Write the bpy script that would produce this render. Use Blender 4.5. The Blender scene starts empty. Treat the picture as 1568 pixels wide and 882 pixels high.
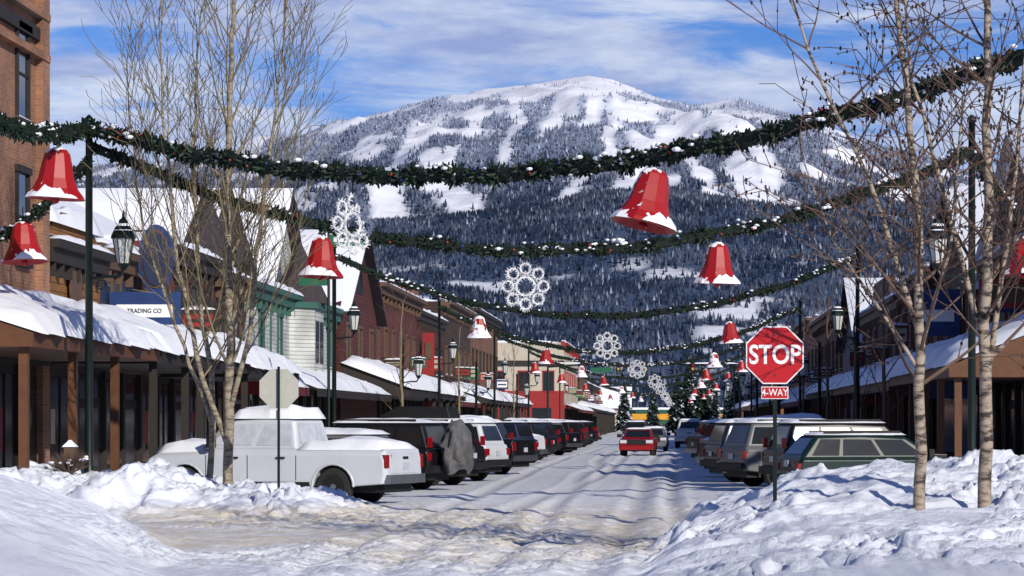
import bpy, math, random
import numpy as np
from mathutils import Vector, Matrix
random.seed(7); RS=np.random.RandomState(11)
R=random.random
def U(a,b): return a+(b-a)*R()
scene=bpy.context.scene
COL=scene.collection
# ---------------------------------------------------------------- noise
_T=RS.rand(256,256)
def vnoise(x,y,s=0):
    x=np.asarray(x,float)+s*17.3; y=np.asarray(y,float)+s*31.7
    xi=np.floor(x).astype(int); yi=np.floor(y).astype(int)
    fx=x-xi; fy=y-yi; fx=fx*fx*(3-2*fx); fy=fy*fy*(3-2*fy)
    a=_T[xi&255,yi&255]; b=_T[(xi+1)&255,yi&255]; c=_T[xi&255,(yi+1)&255]; d=_T[(xi+1)&255,(yi+1)&255]
    return (a*(1-fx)+b*fx)*(1-fy)+(c*(1-fx)+d*fx)*fy
def fbm(x,y,s=0,o=4):
    t=0;a=.5;n=0
    for i in range(o):
        t=t+a*vnoise(np.asarray(x)*2**i,np.asarray(y)*2**i,s+i); n+=a; a*=.5
    return t/n
def sst(a,b,x):
    t=np.clip((np.asarray(x,float)-a)/(b-a),0,1); return t*t*(3-2*t)
# ---------------------------------------------------------------- materials
def newmat(name):
    m=bpy.data.materials.new(name); m.use_nodes=True
    nt=m.node_tree; b=nt.nodes['Principled BSDF']; return m,nt,b
def L(nt,a,b): nt.links.new(a,b)
def mat(name,c,rough=.6,metal=0,ns=4,na=.25,bump=0,spec=.4,coat=0):
    m,nt,b=newmat(name)
    tc=nt.nodes.new('ShaderNodeTexCoord'); n=nt.nodes.new('ShaderNodeTexNoise')
    n.inputs['Scale'].default_value=ns; n.inputs['Detail'].default_value=5
    L(nt,tc.outputs['Object'],n.inputs['Vector'])
    mx=nt.nodes.new('ShaderNodeMix'); mx.data_type='RGBA'
    mx.inputs[6].default_value=(*[v*(1-na) for v in c],1); mx.inputs[7].default_value=(*[min(1,v*(1+na)) for v in c],1)
    L(nt,n.outputs['Fac'],mx.inputs[0]); L(nt,mx.outputs[2],b.inputs['Base Color'])
    b.inputs['Roughness'].default_value=rough; b.inputs['Metallic'].default_value=metal
    b.inputs['Specular IOR Level'].default_value=spec; b.inputs['Coat Weight'].default_value=coat
    if bump:
        bp=nt.nodes.new('ShaderNodeBump'); bp.inputs['Strength'].default_value=bump; bp.inputs['Distance'].default_value=.03
        L(nt,n.outputs['Fac'],bp.inputs['Height']); L(nt,bp.outputs[0],b.inputs['Normal'])
    return m
def brick(name,c1,c2,mo,bw=.24,bh=.08,ms=.012):
    m,nt,b=newmat(name)
    tc=nt.nodes.new('ShaderNodeTexCoord'); sp=nt.nodes.new('ShaderNodeSeparateXYZ'); L(nt,tc.outputs['Object'],sp.inputs[0])
    ad=nt.nodes.new('ShaderNodeMath'); L(nt,sp.outputs[0],ad.inputs[0]); L(nt,sp.outputs[1],ad.inputs[1])
    cb=nt.nodes.new('ShaderNodeCombineXYZ'); L(nt,ad.outputs[0],cb.inputs[0]); L(nt,sp.outputs[2],cb.inputs[1])
    t=nt.nodes.new('ShaderNodeTexBrick'); t.inputs['Scale'].default_value=1; t.inputs['Brick Width'].default_value=bw
    t.inputs['Row Height'].default_value=bh; t.inputs['Mortar Size'].default_value=ms
    t.inputs['Color1'].default_value=(*c1,1); t.inputs['Color2'].default_value=(*c2,1); t.inputs['Mortar'].default_value=(*mo,1)
    L(nt,cb.outputs[0],t.inputs['Vector'])
    n=nt.nodes.new('ShaderNodeTexNoise'); n.inputs['Scale'].default_value=.7; n.inputs['Detail'].default_value=6; L(nt,tc.outputs['Object'],n.inputs['Vector'])
    r=nt.nodes.new('ShaderNodeMapRange'); r.inputs[1].default_value=.3;r.inputs[2].default_value=.7;r.inputs[3].default_value=.6;r.inputs[4].default_value=1.15
    L(nt,n.outputs['Fac'],r.inputs[0])
    mu=nt.nodes.new('ShaderNodeVectorMath'); mu.operation='SCALE'; L(nt,t.outputs['Color'],mu.inputs[0]); L(nt,r.outputs[0],mu.inputs['Scale'])
    L(nt,mu.outputs[0],b.inputs['Base Color']); b.inputs['Roughness'].default_value=.85
    bp=nt.nodes.new('ShaderNodeBump'); bp.inputs['Strength'].default_value=.5; bp.inputs['Distance'].default_value=.02; bp.invert=True
    L(nt,t.outputs['Fac'],bp.inputs['Height']); L(nt,bp.outputs[0],b.inputs['Normal'])
    return m
def snowy(name,c,thr=.5,nz=.15,ns=3,rough=.4):
    """paint with snow lying on upward faces"""
    m,nt,b=newmat(name)
    tc=nt.nodes.new('ShaderNodeTexCoord'); n=nt.nodes.new('ShaderNodeTexNoise'); n.inputs['Scale'].default_value=ns; n.inputs['Detail'].default_value=6
    L(nt,tc.outputs['Object'],n.inputs['Vector'])
    g=nt.nodes.new('ShaderNodeNewGeometry'); sp=nt.nodes.new('ShaderNodeSeparateXYZ'); L(nt,g.outputs['Normal'],sp.inputs[0])
    a=nt.nodes.new('ShaderNodeMath'); a.operation='MULTIPLY_ADD'; L(nt,sp.outputs[2],a.inputs[0]); a.inputs[1].default_value=nz; L(nt,n.outputs['Fac'],a.inputs[2])
    r=nt.nodes.new('ShaderNodeMapRange'); r.inputs[1].default_value=thr; r.inputs[2].default_value=thr+.02; L(nt,a.outputs[0],r.inputs[0])
    mx=nt.nodes.new('ShaderNodeMix'); mx.data_type='RGBA'; mx.inputs[6].default_value=(*c,1); mx.inputs[7].default_value=(.8,.82,.87,1)
    L(nt,r.outputs[0],mx.inputs[0]); L(nt,mx.outputs[2],b.inputs['Base Color'])
    mr=nt.nodes.new('ShaderNodeMapRange'); mr.inputs[3].default_value=rough; mr.inputs[4].default_value=.9; L(nt,r.outputs[0],mr.inputs[0]); L(nt,mr.outputs[0],b.inputs['Roughness'])
    bp=nt.nodes.new('ShaderNodeBump'); bp.inputs['Strength'].default_value=.6; bp.inputs['Distance'].default_value=.04; L(nt,r.outputs[0],bp.inputs['Height']); L(nt,bp.outputs[0],b.inputs['Normal'])
    return m
def attrmat(name,rough=.8,ns=0,bs=0,dist=.05):
    m,nt,b=newmat(name)
    a=nt.nodes.new('ShaderNodeAttribute'); a.attribute_name='Col'; L(nt,a.outputs['Color'],b.inputs['Base Color'])
    b.inputs['Roughness'].default_value=rough; b.inputs['Specular IOR Level'].default_value=.2
    if ns:
        tc=nt.nodes.new('ShaderNodeTexCoord'); n=nt.nodes.new('ShaderNodeTexNoise'); n.inputs['Scale'].default_value=ns; n.inputs['Detail'].default_value=9; n.inputs['Roughness'].default_value=.72
        L(nt,tc.outputs['Object'],n.inputs['Vector'])
        bp=nt.nodes.new('ShaderNodeBump'); bp.inputs['Strength'].default_value=bs; bp.inputs['Distance'].default_value=dist; L(nt,n.outputs['Fac'],bp.inputs['Height']); L(nt,bp.outputs[0],b.inputs['Normal'])
    return m
M={}
M['snow']=mat('snow',(.78,.81,.87),.75,0,5,.06,.35,.2)
M['snowfar']=mat('snow_far',(.80,.82,.87),.8,0,.3,.08,0,.2)
M['glass']=mat('window_glass',(.02,.025,.03),.08,0,2,.5,0,.6)
M['warmglass']=mat('shop_glass',(.018,.015,.014),.15,0,1.5,.8,0,.5)
M['carglass']=mat('car_glass',(.008,.010,.012),.1,0,2,.3,0,.45)
M['frost']=mat('frosted_glass',(.42,.45,.51),.7,0,6,.35)
M['tyre']=mat('tyre_rubber',(.018,.018,.019),.85,0,20,.3)
M['rim']=mat('alloy_rim',(.25,.26,.28),.4,.8,8,.3)
M['black']=mat('black_trim',(.012,.012,.013),.6,0,8,.3,0,.25)
M['chrome']=mat('chrome',(.35,.36,.38),.3,.9,6,.3)
M['tail']=mat('tail_lamp',(.22,.005,.007),.25,0,10,.3,0,.5)
M['head']=mat('head_lamp',(.5,.52,.55),.15,0,10,.1,0,.7)
M['plate']=mat('plate',(.4,.42,.48),.5,0,12,.3)
M['pole']=mat('dark_green_pole',(.006,.014,.012),.4,.3,6,.3)
M['steel']=mat('galvanised_post',(.045,.05,.05),.5,.5,8,.3)
M['signback']=mat('sign_aluminium',(.40,.40,.35),.6,.0,9,.15)
M['signred']=mat('sign_red',(.42,.005,.010),.45,0,4,.08)
M['signwhite']=mat('sign_white',(.74,.74,.74),.5,0,5,.04)
M['signgreen']=mat('sign_green',(.008,.10,.05),.5,0,4,.15)
M['lantern']=mat('lantern_glass',(.5,.51,.50),.3,0,8,.15)
M['bell']=snowy('bell_red',(.30,.003,.005),.64,.16,3.2,.5)
M['bellw']=snowy('bell_red_snow',(.30,.003,.005),.50,.16,3.2,.5)
M['needle']=mat('garland_needles',(.010,.030,.015),.7,0,12,.6)
M['needle2']=mat('garland_needles_dark',(.004,.012,.008),.8,0,12,.5)
M['bulbr']=mat('bulb_red',(.5,.02,.02),.25,0,5,.1)
M['bulbb']=mat('bulb_blue',(.03,.05,.4),.25,0,5,.1)
M['flake']=mat('frosted_tinsel',(.66,.68,.72),.7,0,9,.15)
def bark(name,c,d,s):
    m,nt,b=newmat(name); tc=nt.nodes.new('ShaderNodeTexCoord'); mp=nt.nodes.new('ShaderNodeMapping'); mp.inputs['Scale'].default_value=(1.6,1.6,5)
    n=nt.nodes.new('ShaderNodeTexNoise'); n.inputs['Scale'].default_value=s; n.inputs['Detail'].default_value=6; n.inputs['Roughness'].default_value=.65
    L(nt,tc.outputs['Object'],mp.inputs[0]); L(nt,mp.outputs[0],n.inputs['Vector'])
    r=nt.nodes.new('ShaderNodeValToRGB'); r.color_ramp.elements[0].position=.41; r.color_ramp.elements[0].color=(*d,1); r.color_ramp.elements[1].position=.55; r.color_ramp.elements[1].color=(*c,1)
    L(nt,n.outputs['Fac'],r.inputs[0]); L(nt,r.outputs[0],b.inputs['Base Color']); b.inputs['Roughness'].default_value=.85
    return m
M['barkL']=bark('aspen_bark',(.28,.24,.17),(.11,.09,.065),3)
M['barkR']=bark('birch_bark',(.32,.26,.20),(.035,.027,.025),2.6)
M['twigL']=mat('twig_tan',(.18,.145,.085),.8,0,3,.3)
M['twigR']=mat('twig_brown',(.115,.07,.05),.8,0,3,.35)
M['bud']=mat('bud',(.03,.016,.015),.8,0,3,.3)
M['brickA']=brick('tan_brick',(.34,.135,.065),(.24,.09,.045),(.24,.18,.13))
M['brickD']=brick('brown_brick',(.13,.05,.03),(.09,.035,.022),(.1,.075,.06))
M['wood_or']=brick('ochre_boards',(.26,.11,.025),(.20,.08,.02),(.04,.02,.015),6,.22,.012)
M['blue']=mat('navy_boards',(.012,.022,.06),.6,0,3,.3)
M['bluesign']=mat('blue_sign',(.012,.035,.13),.5,0,3,.5)
M['white']=brick('white_clapboard',(.55,.56,.54),(.48,.5,.48),(.22,.24,.25),8,.16,.014)
M['greentrim']=mat('green_trim',(.03,.10,.08),.6,0,3,.2)
M['dkred']=brick('dark_red_boards',(.10,.012,.010),(.07,.010,.008),(.02,.006,.006),8,.2,.015)
M['maroon']=brick('maroon_brick',(.16,.018,.014),(.11,.014,.011),(.06,.03,.028))
M['dkbrown']=brick('dark_brown_boards',(.05,.024,.016),(.036,.018,.012),(.012,.008,.006),8,.2,.015)
M['log']=brick('log_siding',(.10,.038,.016),(.07,.028,.012),(.015,.01,.008),9,.3,.03)
M['orange']=brick('orange_brick',(.26,.09,.035),(.18,.06,.028),(.14,.1,.07))
M['cream']=mat('cream_stucco',(.42,.38,.30),.8,0,2,.12)
M['redpaint']=mat('red_paint',(.24,.012,.012),.6,0,3,.2)
M['tan']=mat('tan_trim',(.095,.055,.034),.7,0,4,.3)
M['ltan']=mat('sign_cream',(.38,.33,.25),.7,0,4,.3)
M['darktrim']=mat('dark_trim',(.02,.015,.013),.7,0,4,.3)
M['post']=mat('timber_post',(.10,.038,.014),.6,0,5,.4)
M['shingle']=mat('dark_shingle',(.04,.03,.035),.85,0,6,.4,.5)
M['awnred']=mat('maroon_awning',(.10,.012,.016),.8,0,5,.2)
M['conif']=attrmat('conifer_foliage',.9)
M['terrain']=attrmat('mountain_surface',.9,.02,.6,8)
M['ground']=attrmat('packed_snow',.8,8,.75,.06)
M['yel']=mat('train_yellow',(.6,.28,.02),.5,0,1,.15)
M['tgreen']=mat('train_green',(.015,.07,.045),.5,0,1,.2)
PA={}
def paint(c):
    if c not in PA: PA[c]=mat('car_paint',c,.38,.0,1.2,.15,0,.3,.12)
    return PA[c]
# ---------------------------------------------------------------- mesh builder
class MB:
    def __init__(s): s.v=[]; s.f=[]; s.m=[]; s.mats=[]; s.c=None
    def mi(s,m):
        m=M[m] if isinstance(m,str) else m
        if m not in s.mats: s.mats.append(m)
        return s.mats.index(m)
    def add(s,vs,fs,m):
        o=len(s.v); s.v.extend([tuple(p) for p in vs]); k=s.mi(m)
        for f in fs: s.f.append([i+o for i in f]); s.m.append(k)
    def box(s,a,b,m):
        x0,x1=sorted((a[0],b[0]));y0,y1=sorted((a[1],b[1]));z0,z1=sorted((a[2],b[2]))
        s.add([(x0,y0,z0),(x1,y0,z0),(x1,y1,z0),(x0,y1,z0),(x0,y0,z1),(x1,y0,z1),(x1,y1,z1),(x0,y1,z1)],
              [(0,3,2,1),(4,5,6,7),(0,1,5,4),(1,2,6,5),(2,3,7,6),(3,0,4,7)],m)
    def prism(s,poly,axis,a,b,m):
        n=len(poly); vs=[]
        for t in (a,b):
            for p in poly:
                vs.append((t,p[0],p[1]) if axis==0 else (p[0],t,p[1]) if axis==1 else (p[0],p[1],t))
        fs=[tuple(range(n))[::-1],tuple(range(n,2*n))]+[(i,(i+1)%n,(i+1)%n+n,i+n) for i in range(n)]
        s.add(vs,fs,m)
    def tube(s,p,q,r0,r1,m,n=6,cap=False):
        p=Vector(p);q=Vector(q);d=q-p
        if d.length<1e-6:return
        d.normalize(); a=d.orthogonal().normalized(); b=d.cross(a); vs=[]
        for c,r in((p,r0),(q,r1)):
            for i in range(n):
                t=2*math.pi*i/n; vs.append(c+a*(r*math.cos(t))+b*(r*math.sin(t)))
        fs=[(i,(i+1)%n,(i+1)%n+n,i+n) for i in range(n)]
        if cap: fs+=[tuple(range(n))[::-1],tuple(range(n,2*n))]
        s.add(vs,fs,m)
    def lathe(s,prof,o,m,n=12,mtx=None):
        vs=[];k=len(prof)
        for r,z in prof:
            for i in range(n):
                t=2*math.pi*(i+.5)/n; p=Vector((r*math.cos(t),r*math.sin(t),z))
                if mtx: p=mtx@p
                vs.append(p+Vector(o))
        fs=[(j*n+i,j*n+(i+1)%n,(j+1)*n+(i+1)%n,(j+1)*n+i) for j in range(k-1) for i in range(n)]
        fs+=[tuple(range(n))[::-1],tuple(range((k-1)*n,k*n))]
        s.add(vs,fs,m)
    def blob(s,c,r,m,n=6,sq=.7):
        prof=[(r*math.sin(math.pi*t),-r*sq*math.cos(math.pi*t)) for t in (.02,.25,.5,.75,.98)]
        s.lathe(prof,c,m,n)
    def snow(s,o,u,v,h,nu=14,nv=6,m='snow',amp=.5,seed=None,pw=.35,edge=0):
        """irregular snow layer lying on parallelogram o,u,v"""
        o=Vector(o);u=Vector(u);v=Vector(v); sd=R()*50 if seed is None else seed
        lu,lv=u.length,v.length; vs=[]
        for i in range(nu+1):
            for j in range(nv+1):
                a=i/nu;b=j/nv
                e=(max(0,1-abs(2*a-1)**8)**pw)*(max(0,1-abs(2*b-1)**6)**pw)
                nn=float(fbm(a*lu*1.3+sd,b*lv*1.3+sd,1,3))
                wob=(float(vnoise(a*lu*2+sd,3.3,2))-.5)*edge
                p=o+u*a+v*(b+ (wob if b>.99 else 0))
                vs.append(p+Vector((0,0,h*e*(1-amp+2*amp*nn)+.004)))
        w=nv+1
        s.add(vs,[(i*w+j,(i+1)*w+j,(i+1)*w+j+1,i*w+j+1) for i in range(nu) for j in range(nv)],m)
    def obj(s,name,parent=None,smooth=False,bevel=0):
        me=bpy.data.meshes.new(name); me.from_pydata(s.v,[],s.f)
        for m in s.mats: me.materials.append(m)
        me.polygons.foreach_set('material_index',s.m)
        if smooth or bevel: me.polygons.foreach_set('use_smooth',[True]*len(s.f))
        me.update(); ob=bpy.data.objects.new(name,me); COL.objects.link(ob)
        if bevel:
            b=ob.modifiers.new('bevel','BEVEL'); b.width=bevel; b.segments=3; b.limit_method='ANGLE'; b.angle_limit=math.radians(26); b.harden_normals=True
        if parent: ob.parent=parent
        return ob
class G:
    def __init__(s,name,loc=(0,0,0),rot=(0,0,0),sc=1):
        s.e=bpy.data.objects.new(name,None); COL.objects.link(s.e); s.e.location=loc; s.e.rotation_euler=rot; s.e.scale=(sc,)*3; s.p={}; s.opt={}
        s.e.empty_display_size=.3
    def __getitem__(s,k):
        if k not in s.p: s.p[k]=MB()
        return s.p[k]
    def done(s):
        for k,mb in s.p.items():
            if mb.v: mb.obj(k,s.e,**s.opt.get(k,{}))
        return s.e
def text(g,name,txt,size,m,loc,rot,ext=.004,bold=0.0,sx=1):
    cu=bpy.data.curves.new(name,'FONT'); cu.body=txt; cu.size=size; cu.align_x='CENTER'; cu.align_y='CENTER'; cu.extrude=ext; cu.offset=bold
    o=bpy.data.objects.new(name,cu); COL.objects.link(o); bpy.context.view_layer.update()
    me=bpy.data.meshes.new_from_object(o.evaluated_get(bpy.context.evaluated_depsgraph_get()))
    bpy.data.objects.remove(o); me.materials.clear(); me.materials.append(M[m])
    ob=bpy.data.objects.new(name,me); COL.objects.link(ob); ob.parent=g.e; ob.location=loc; ob.rotation_euler=rot; ob.scale=(sx,1,1)
    return ob
# ---------------------------------------------------------------- ground
def gh(X,Y):
    X=np.asarray(X,float);Y=np.asarray(Y,float)
    near=1-sst(120,260,Y)
    wx_=(fbm(X*.9,Y*.9,81,2)-.5)*1.6; wy_=(fbm(X*.9+9,Y*.9,83,2)-.5)*1.6
    A_=X*.82+Y*.57+wx_; B2=-X*.57+Y*.82+wy_
    h=(fbm(X*.3,Y*.12,3)-.5)*.05*near
    inter=sst(-11,-7,X)*(1-sst(60,74,Y))
    h=h+near*((fbm(A_*2.9,B2*2.9,5,5)-.5)*.055*(.35+.8*inter))
    clm=sst(.38,.60,fbm(X*.35,Y*.22,7))*sst(28,36,Y)*(1-sst(56,64,Y))*inter
    c1=sst(.48,.66,vnoise(A_*3.3,B2*3.3,9)); c2=sst(.48,.64,vnoise(A_*7.7,B2*7.1,10)); c3=sst(.5,.66,vnoise(B2*13,A_*12,12))
    h=h+near*(c1*.018+c2*.032+c3*.022)*(.12+.95*clm)
    for k,(x0,w) in enumerate([(-4.9,.2),(-3.3,.22),(-2.4,.18),(-.9,.22),(.3,.18)]):
        wx=x0+(fbm(Y*.03,k*3.1,13,2)-.5)*1.3 - .0011*np.clip(48-Y,0,40)**2*(k-1.5)
        h=h-near*.055*np.exp(-((X-wx)/w)**2)+near*.02*np.exp(-((np.abs(X-wx)-w*1.8)/(.14))**2)
    for k,(cx,cy,r) in enumerate([(-14,62,13.5),(-14,62,15.1),(9,28,12),(9,28,13.6)]):
        d=np.sqrt((X-cx)**2+(Y-cy)**2)-r
        h=h-.022*np.exp(-(d/.16)**2)*(1-sst(56,62,Y))
    lump=fbm(A_*1.1,B2*1.1,21,5)
    clod=c1*.07+c2*.045+c3*.02+sst(.42,.62,vnoise(A_*1.7,B2*1.7,27))*.10+(fbm(A_*6,B2*6,29,3)-.5)*.05-.10
    # far left corner bank
    bx=np.interp(X,[-60,-20,-15,-12.4,-11.2,-10.3,-9.4,-8.9,-7.5,-6.8,-6.2,-5.6],[.5,.7,.7,.85,.55,.95,.6,.42,.42,.3,.12,0])
    by=sst(51.2,54.2,Y+ (lump-.5)*2)*(1-sst(57.5,60.5,Y))
    bank=bx*by*(.7+.55*lump)+clod*by*sst(0,.3,bx)*.9
    h=h+bank
    # near left mound
    ed=-5.9-(Y-33)*.15; d=ed-X+(fbm(X*.5,Y*.5,31)-.5)*.8
    nm=np.interp(d,[0,.5,1,2.4,5,10],[0,.18,.42,.98,1.3,1.4])*(1-sst(41,45,Y))
    h=h+nm*(.9+.2*fbm(X*.8,Y*.8,33))+clod*.2*sst(0,.3,nm)
    # near right bank
    e=np.interp(Y,[20,33,38,44,50],[-.6,-.45,-.35,.2,1.2]); d=X-e+(lump-.5)*.9
    pr=np.interp(d,[0,.35,.9,1.8,3,6,12],[0,.26,.56,.90,1.08,1.0,.9])
    py=np.interp(Y,[20,31,34,36,38.5,41,44,47],[.3,.38,.5,.66,.98,1.12,.93,0])
    rb=pr*py; h=h+rb*(.88+.28*lump)+clod*sst(0,.35,rb)*(.15+.75*sst(.4,.62,fbm(X*.5,Y*.4,35)))
    st=sst(58,61,Y)
    h=h+st*.15*((X<-12.2)|(X>6.9))
    berm=np.exp(-((X+12.2)/.7)**2)+np.exp(-((X-6.9)/.7)**2)
    h=h+st*near*berm*(.2+.55*lump)
    return h
def axis(segs):
    o=[]
    for a,b,n in segs: o+=list(np.linspace(a,b,n,endpoint=False))
    return np.array(o+[segs[-1][1]])
xs=axis([(-9000,-1000,12),(-1000,-100,20),(-100,-18,40),(-18,-12.5,60),(-12.5,6.5,420),(6.5,12,40),(12,100,40),(100,1000,20),(1000,9000,12)])
ys=axis([(-3000,0,8),(0,28,40),(28,31,20),(31,48,380),(48,58,170),(58,66,70),(66,130,160),(130,300,100),(300,1500,30),(1500,14000,20)])
XX,YY=np.meshgrid(xs,ys); ZZ=gh(XX,YY)
def gridmesh(name,XX,YY,ZZ,C,m):
    ny,nx=XX.shape
    me=bpy.data.meshes.new(name); n=nx*ny; me.vertices.add(n)
    me.vertices.foreach_set('co',np.stack([XX,YY,ZZ],-1).astype(np.float32).ravel())
    idx=np.arange(n).reshape(ny,nx); q=np.stack([idx[:-1,:-1],idx[:-1,1:],idx[1:,1:],idx[1:,:-1]],-1).reshape(-1,4)
    k=len(q); me.loops.add(k*4); me.polygons.add(k)
    me.polygons.foreach_set('loop_start',np.arange(k)*4); me.loops.foreach_set('vertex_index',q.ravel())
    me.polygons.foreach_set('use_smooth',np.ones(k,bool)); me.update()
    at=me.color_attributes.new('Col','FLOAT_COLOR','POINT'); cc=np.ones((n,4),np.float32); cc[:,:3]=C.reshape(-1,3); at.data.foreach_set('color',cc.ravel())
    me.materials.append(m); ob=bpy.data.objects.new(name,me); COL.objects.link(ob); return ob
def mix3(a,b,t): return np.array(a)*(1-t[...,None])+np.array(b)*t[...,None]
road=sst(-12,-8,XX+ (fbm(XX*.4,YY*.4,41)-.5)*3)*(1-sst(.0,1.4,XX-np.interp(YY,[30,50,60,65],[-.6,0,5,6])))*sst(33,42,YY+(fbm(XX*.3,YY*.3,43)-.5)*12)*(1-sst(.12,.3,ZZ))
dirt=np.clip(road*(1.5*fbm(XX*3.1+YY*.7,YY*2.4-XX*.6,45,5)-.1),0,1)*(.3+.7*(1-sst(52,66,YY)))
C=mix3((.75,.79,.87),(.67,.61,.49),dirt)
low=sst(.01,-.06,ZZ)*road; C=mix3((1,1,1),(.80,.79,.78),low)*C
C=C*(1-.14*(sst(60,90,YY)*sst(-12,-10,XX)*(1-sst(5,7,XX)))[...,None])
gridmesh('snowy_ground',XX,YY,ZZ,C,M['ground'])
def gz(x,y): return float(gh(x,y))
# ---------------------------------------------------------------- mountain
RX=np.array([-500,-200,60,250,400,450,480,560,640,740,800,860,900,940,980,1020,1060,1100,1130,1200,1300,1400,1568,1800,2200])
RY=np.array([420,330,262,248,238,222,200,176,160,136,129,119,114,121,137,149,160,155,152,172,205,240,290,370,430])
RXw=(RX-1030)/.726; RZw=(645-RY)/.726
FX=np.array([-500,0,300,540,700,850,950,1040,1100,1200,1350,1568,1900]); FY=np.array([470,380,340,346,336,322,300,296,304,325,350,385,440])
FXw=(FX-1030)/1.32; FZw=(645-FY)/1.32
def mh(X,Y):
    w=(fbm(X*.002,Y*.002,51)-.5)
    zf=np.interp(X+w*150,FXw,FZw)
    t=np.clip((Y-1400)/1900,0,1); foot=zf*(.35*t+.65*t*t*(3-2*t))
    dip=1-.10*sst(3300,3700,Y)
    foot=foot*dip
    u=np.clip((Y-3650)/2350,0,1)
    zm=np.interp(X+w*260*(1-u),RXw,RZw)
    up=u**1.05
    z=foot+(zm-zf*.9)*up*(Y>3650)
    z=np.where(Y>6000,z-(Y-6000)*.35,z)
    rid=1-np.abs(fbm(X*.0035+Y*.0006,Y*.0012,53,4)-.5)*4
    z=z+rid*52*np.sin(np.pi*np.clip(u,0,1))+ (fbm(X*.012,Y*.008,55,4)-.5)*(14+34*np.sin(np.pi*u))
    z=z+(fbm(X*.006,Y*.004,57,4)-.5)*70*t*(1-t)*2
    return np.where(Y<1450,z-3,z)
# ski runs: surveyed as (bearing, elevation) pairs, laid out on the slope in plan metres
runs0=[([(655,182),(628,215),(600,238)],24),([(600,238),(588,262),(596,300),(618,345)],17),([(700,225),(690,250)],9),([(782,195),(772,240)],9),([(945,170),(932,215),(935,245)],11),
([(985,250),(962,285),(940,306)],14),([(910,262),(868,292),(835,308)],9),([(695,275),(735,325)],15),([(1130,240),(1165,275),(1225,305)],23),([(1060,170),(1010,195),(985,215)],16),([(1010,215),(1060,235),(1090,262)],10),
([(840,185),(828,225)],8),([(735,165),(725,200)],10),([(655,235),(680,268)],11),([(1080,280),(1125,305)],10),([(880,140),(850,190)],20),([(560,195),(520,235)],10),([(1000,300),(1035,272)],8),([(735,325),(775,330)],8),([(930,140),(900,190)],12),([(780,150),(800,190)],9),([(1100,170),(1150,200),(1180,240)],16)]
runs=[]
for pts,w in runs0:
    q=[]
    for a,b in pts:
        Yp=510.2/(.2064-(645-b)/4356); q.append(((a-1030)/4356*Yp,Yp))
    runs.append((q,w*q[0][1]/4356))
def runmask(X,Y):
    Xw=X+(vnoise(X*.03,Y*.006,61)-.5)*14
    m=np.zeros_like(Xw)
    for pts,w in runs:
        for a,b in zip(pts[:-1],pts[1:]):
            dx,dy=b[0]-a[0],(b[1]-a[1])*.1; l=dx*dx+dy*dy
            ey=(Y-a[1])*.1
            t=np.clip(((Xw-a[0])*dx+ey*dy)/l,0,1)
            d=np.hypot(Xw-a[0]-t*dx,ey-t*dy); m=np.maximum(m,1-sst(w*.7,w*1.25,d))
    return m
def density(X,Y,Z):
    up=sst(3500,3900,Y)
    alt=np.clip((Z-250)/480,0,1)
    n=fbm(X*.013,Y*.004+Z*.014,63,5)
    dm=sst(.41,.58,n+.21*(1-alt)-.14*alt**2)
    dm=dm*(1-sst(.76,.96,alt)*.85)
    # small open lots between the trees low on the foothill
    nf=vnoise(X*.035,Y*.012+Z*.05,67)*.6+vnoise(X*.011,Y*.004,68)*.4
    df=1-sst(.70,.74,nf)*sst(20,50,Z)*(1-sst(110,160,Z))*.95
    d=df*(1-up)+dm*up
    return d*(1-runmask(X,Y)*up)
mx_=np.linspace(-3200,2600,460); my_=np.concatenate([np.linspace(1300,3600,200,endpoint=False),np.linspace(3600,6100,300),np.linspace(6150,7200,12)])
MX,MY=np.meshgrid(mx_,my_); MZ=mh(MX,MY); D=density(MX,MY,MZ)
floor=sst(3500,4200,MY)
cf=mix3((.055,.085,.15),(.36,.42,.57),floor*sst(250,650,MZ))  # forest floor: tree shade and blue distance haze mixed into the ground colour
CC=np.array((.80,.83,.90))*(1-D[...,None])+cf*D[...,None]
gridmesh('mountain',MX,MY,MZ,CC,M['terrain'])
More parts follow.
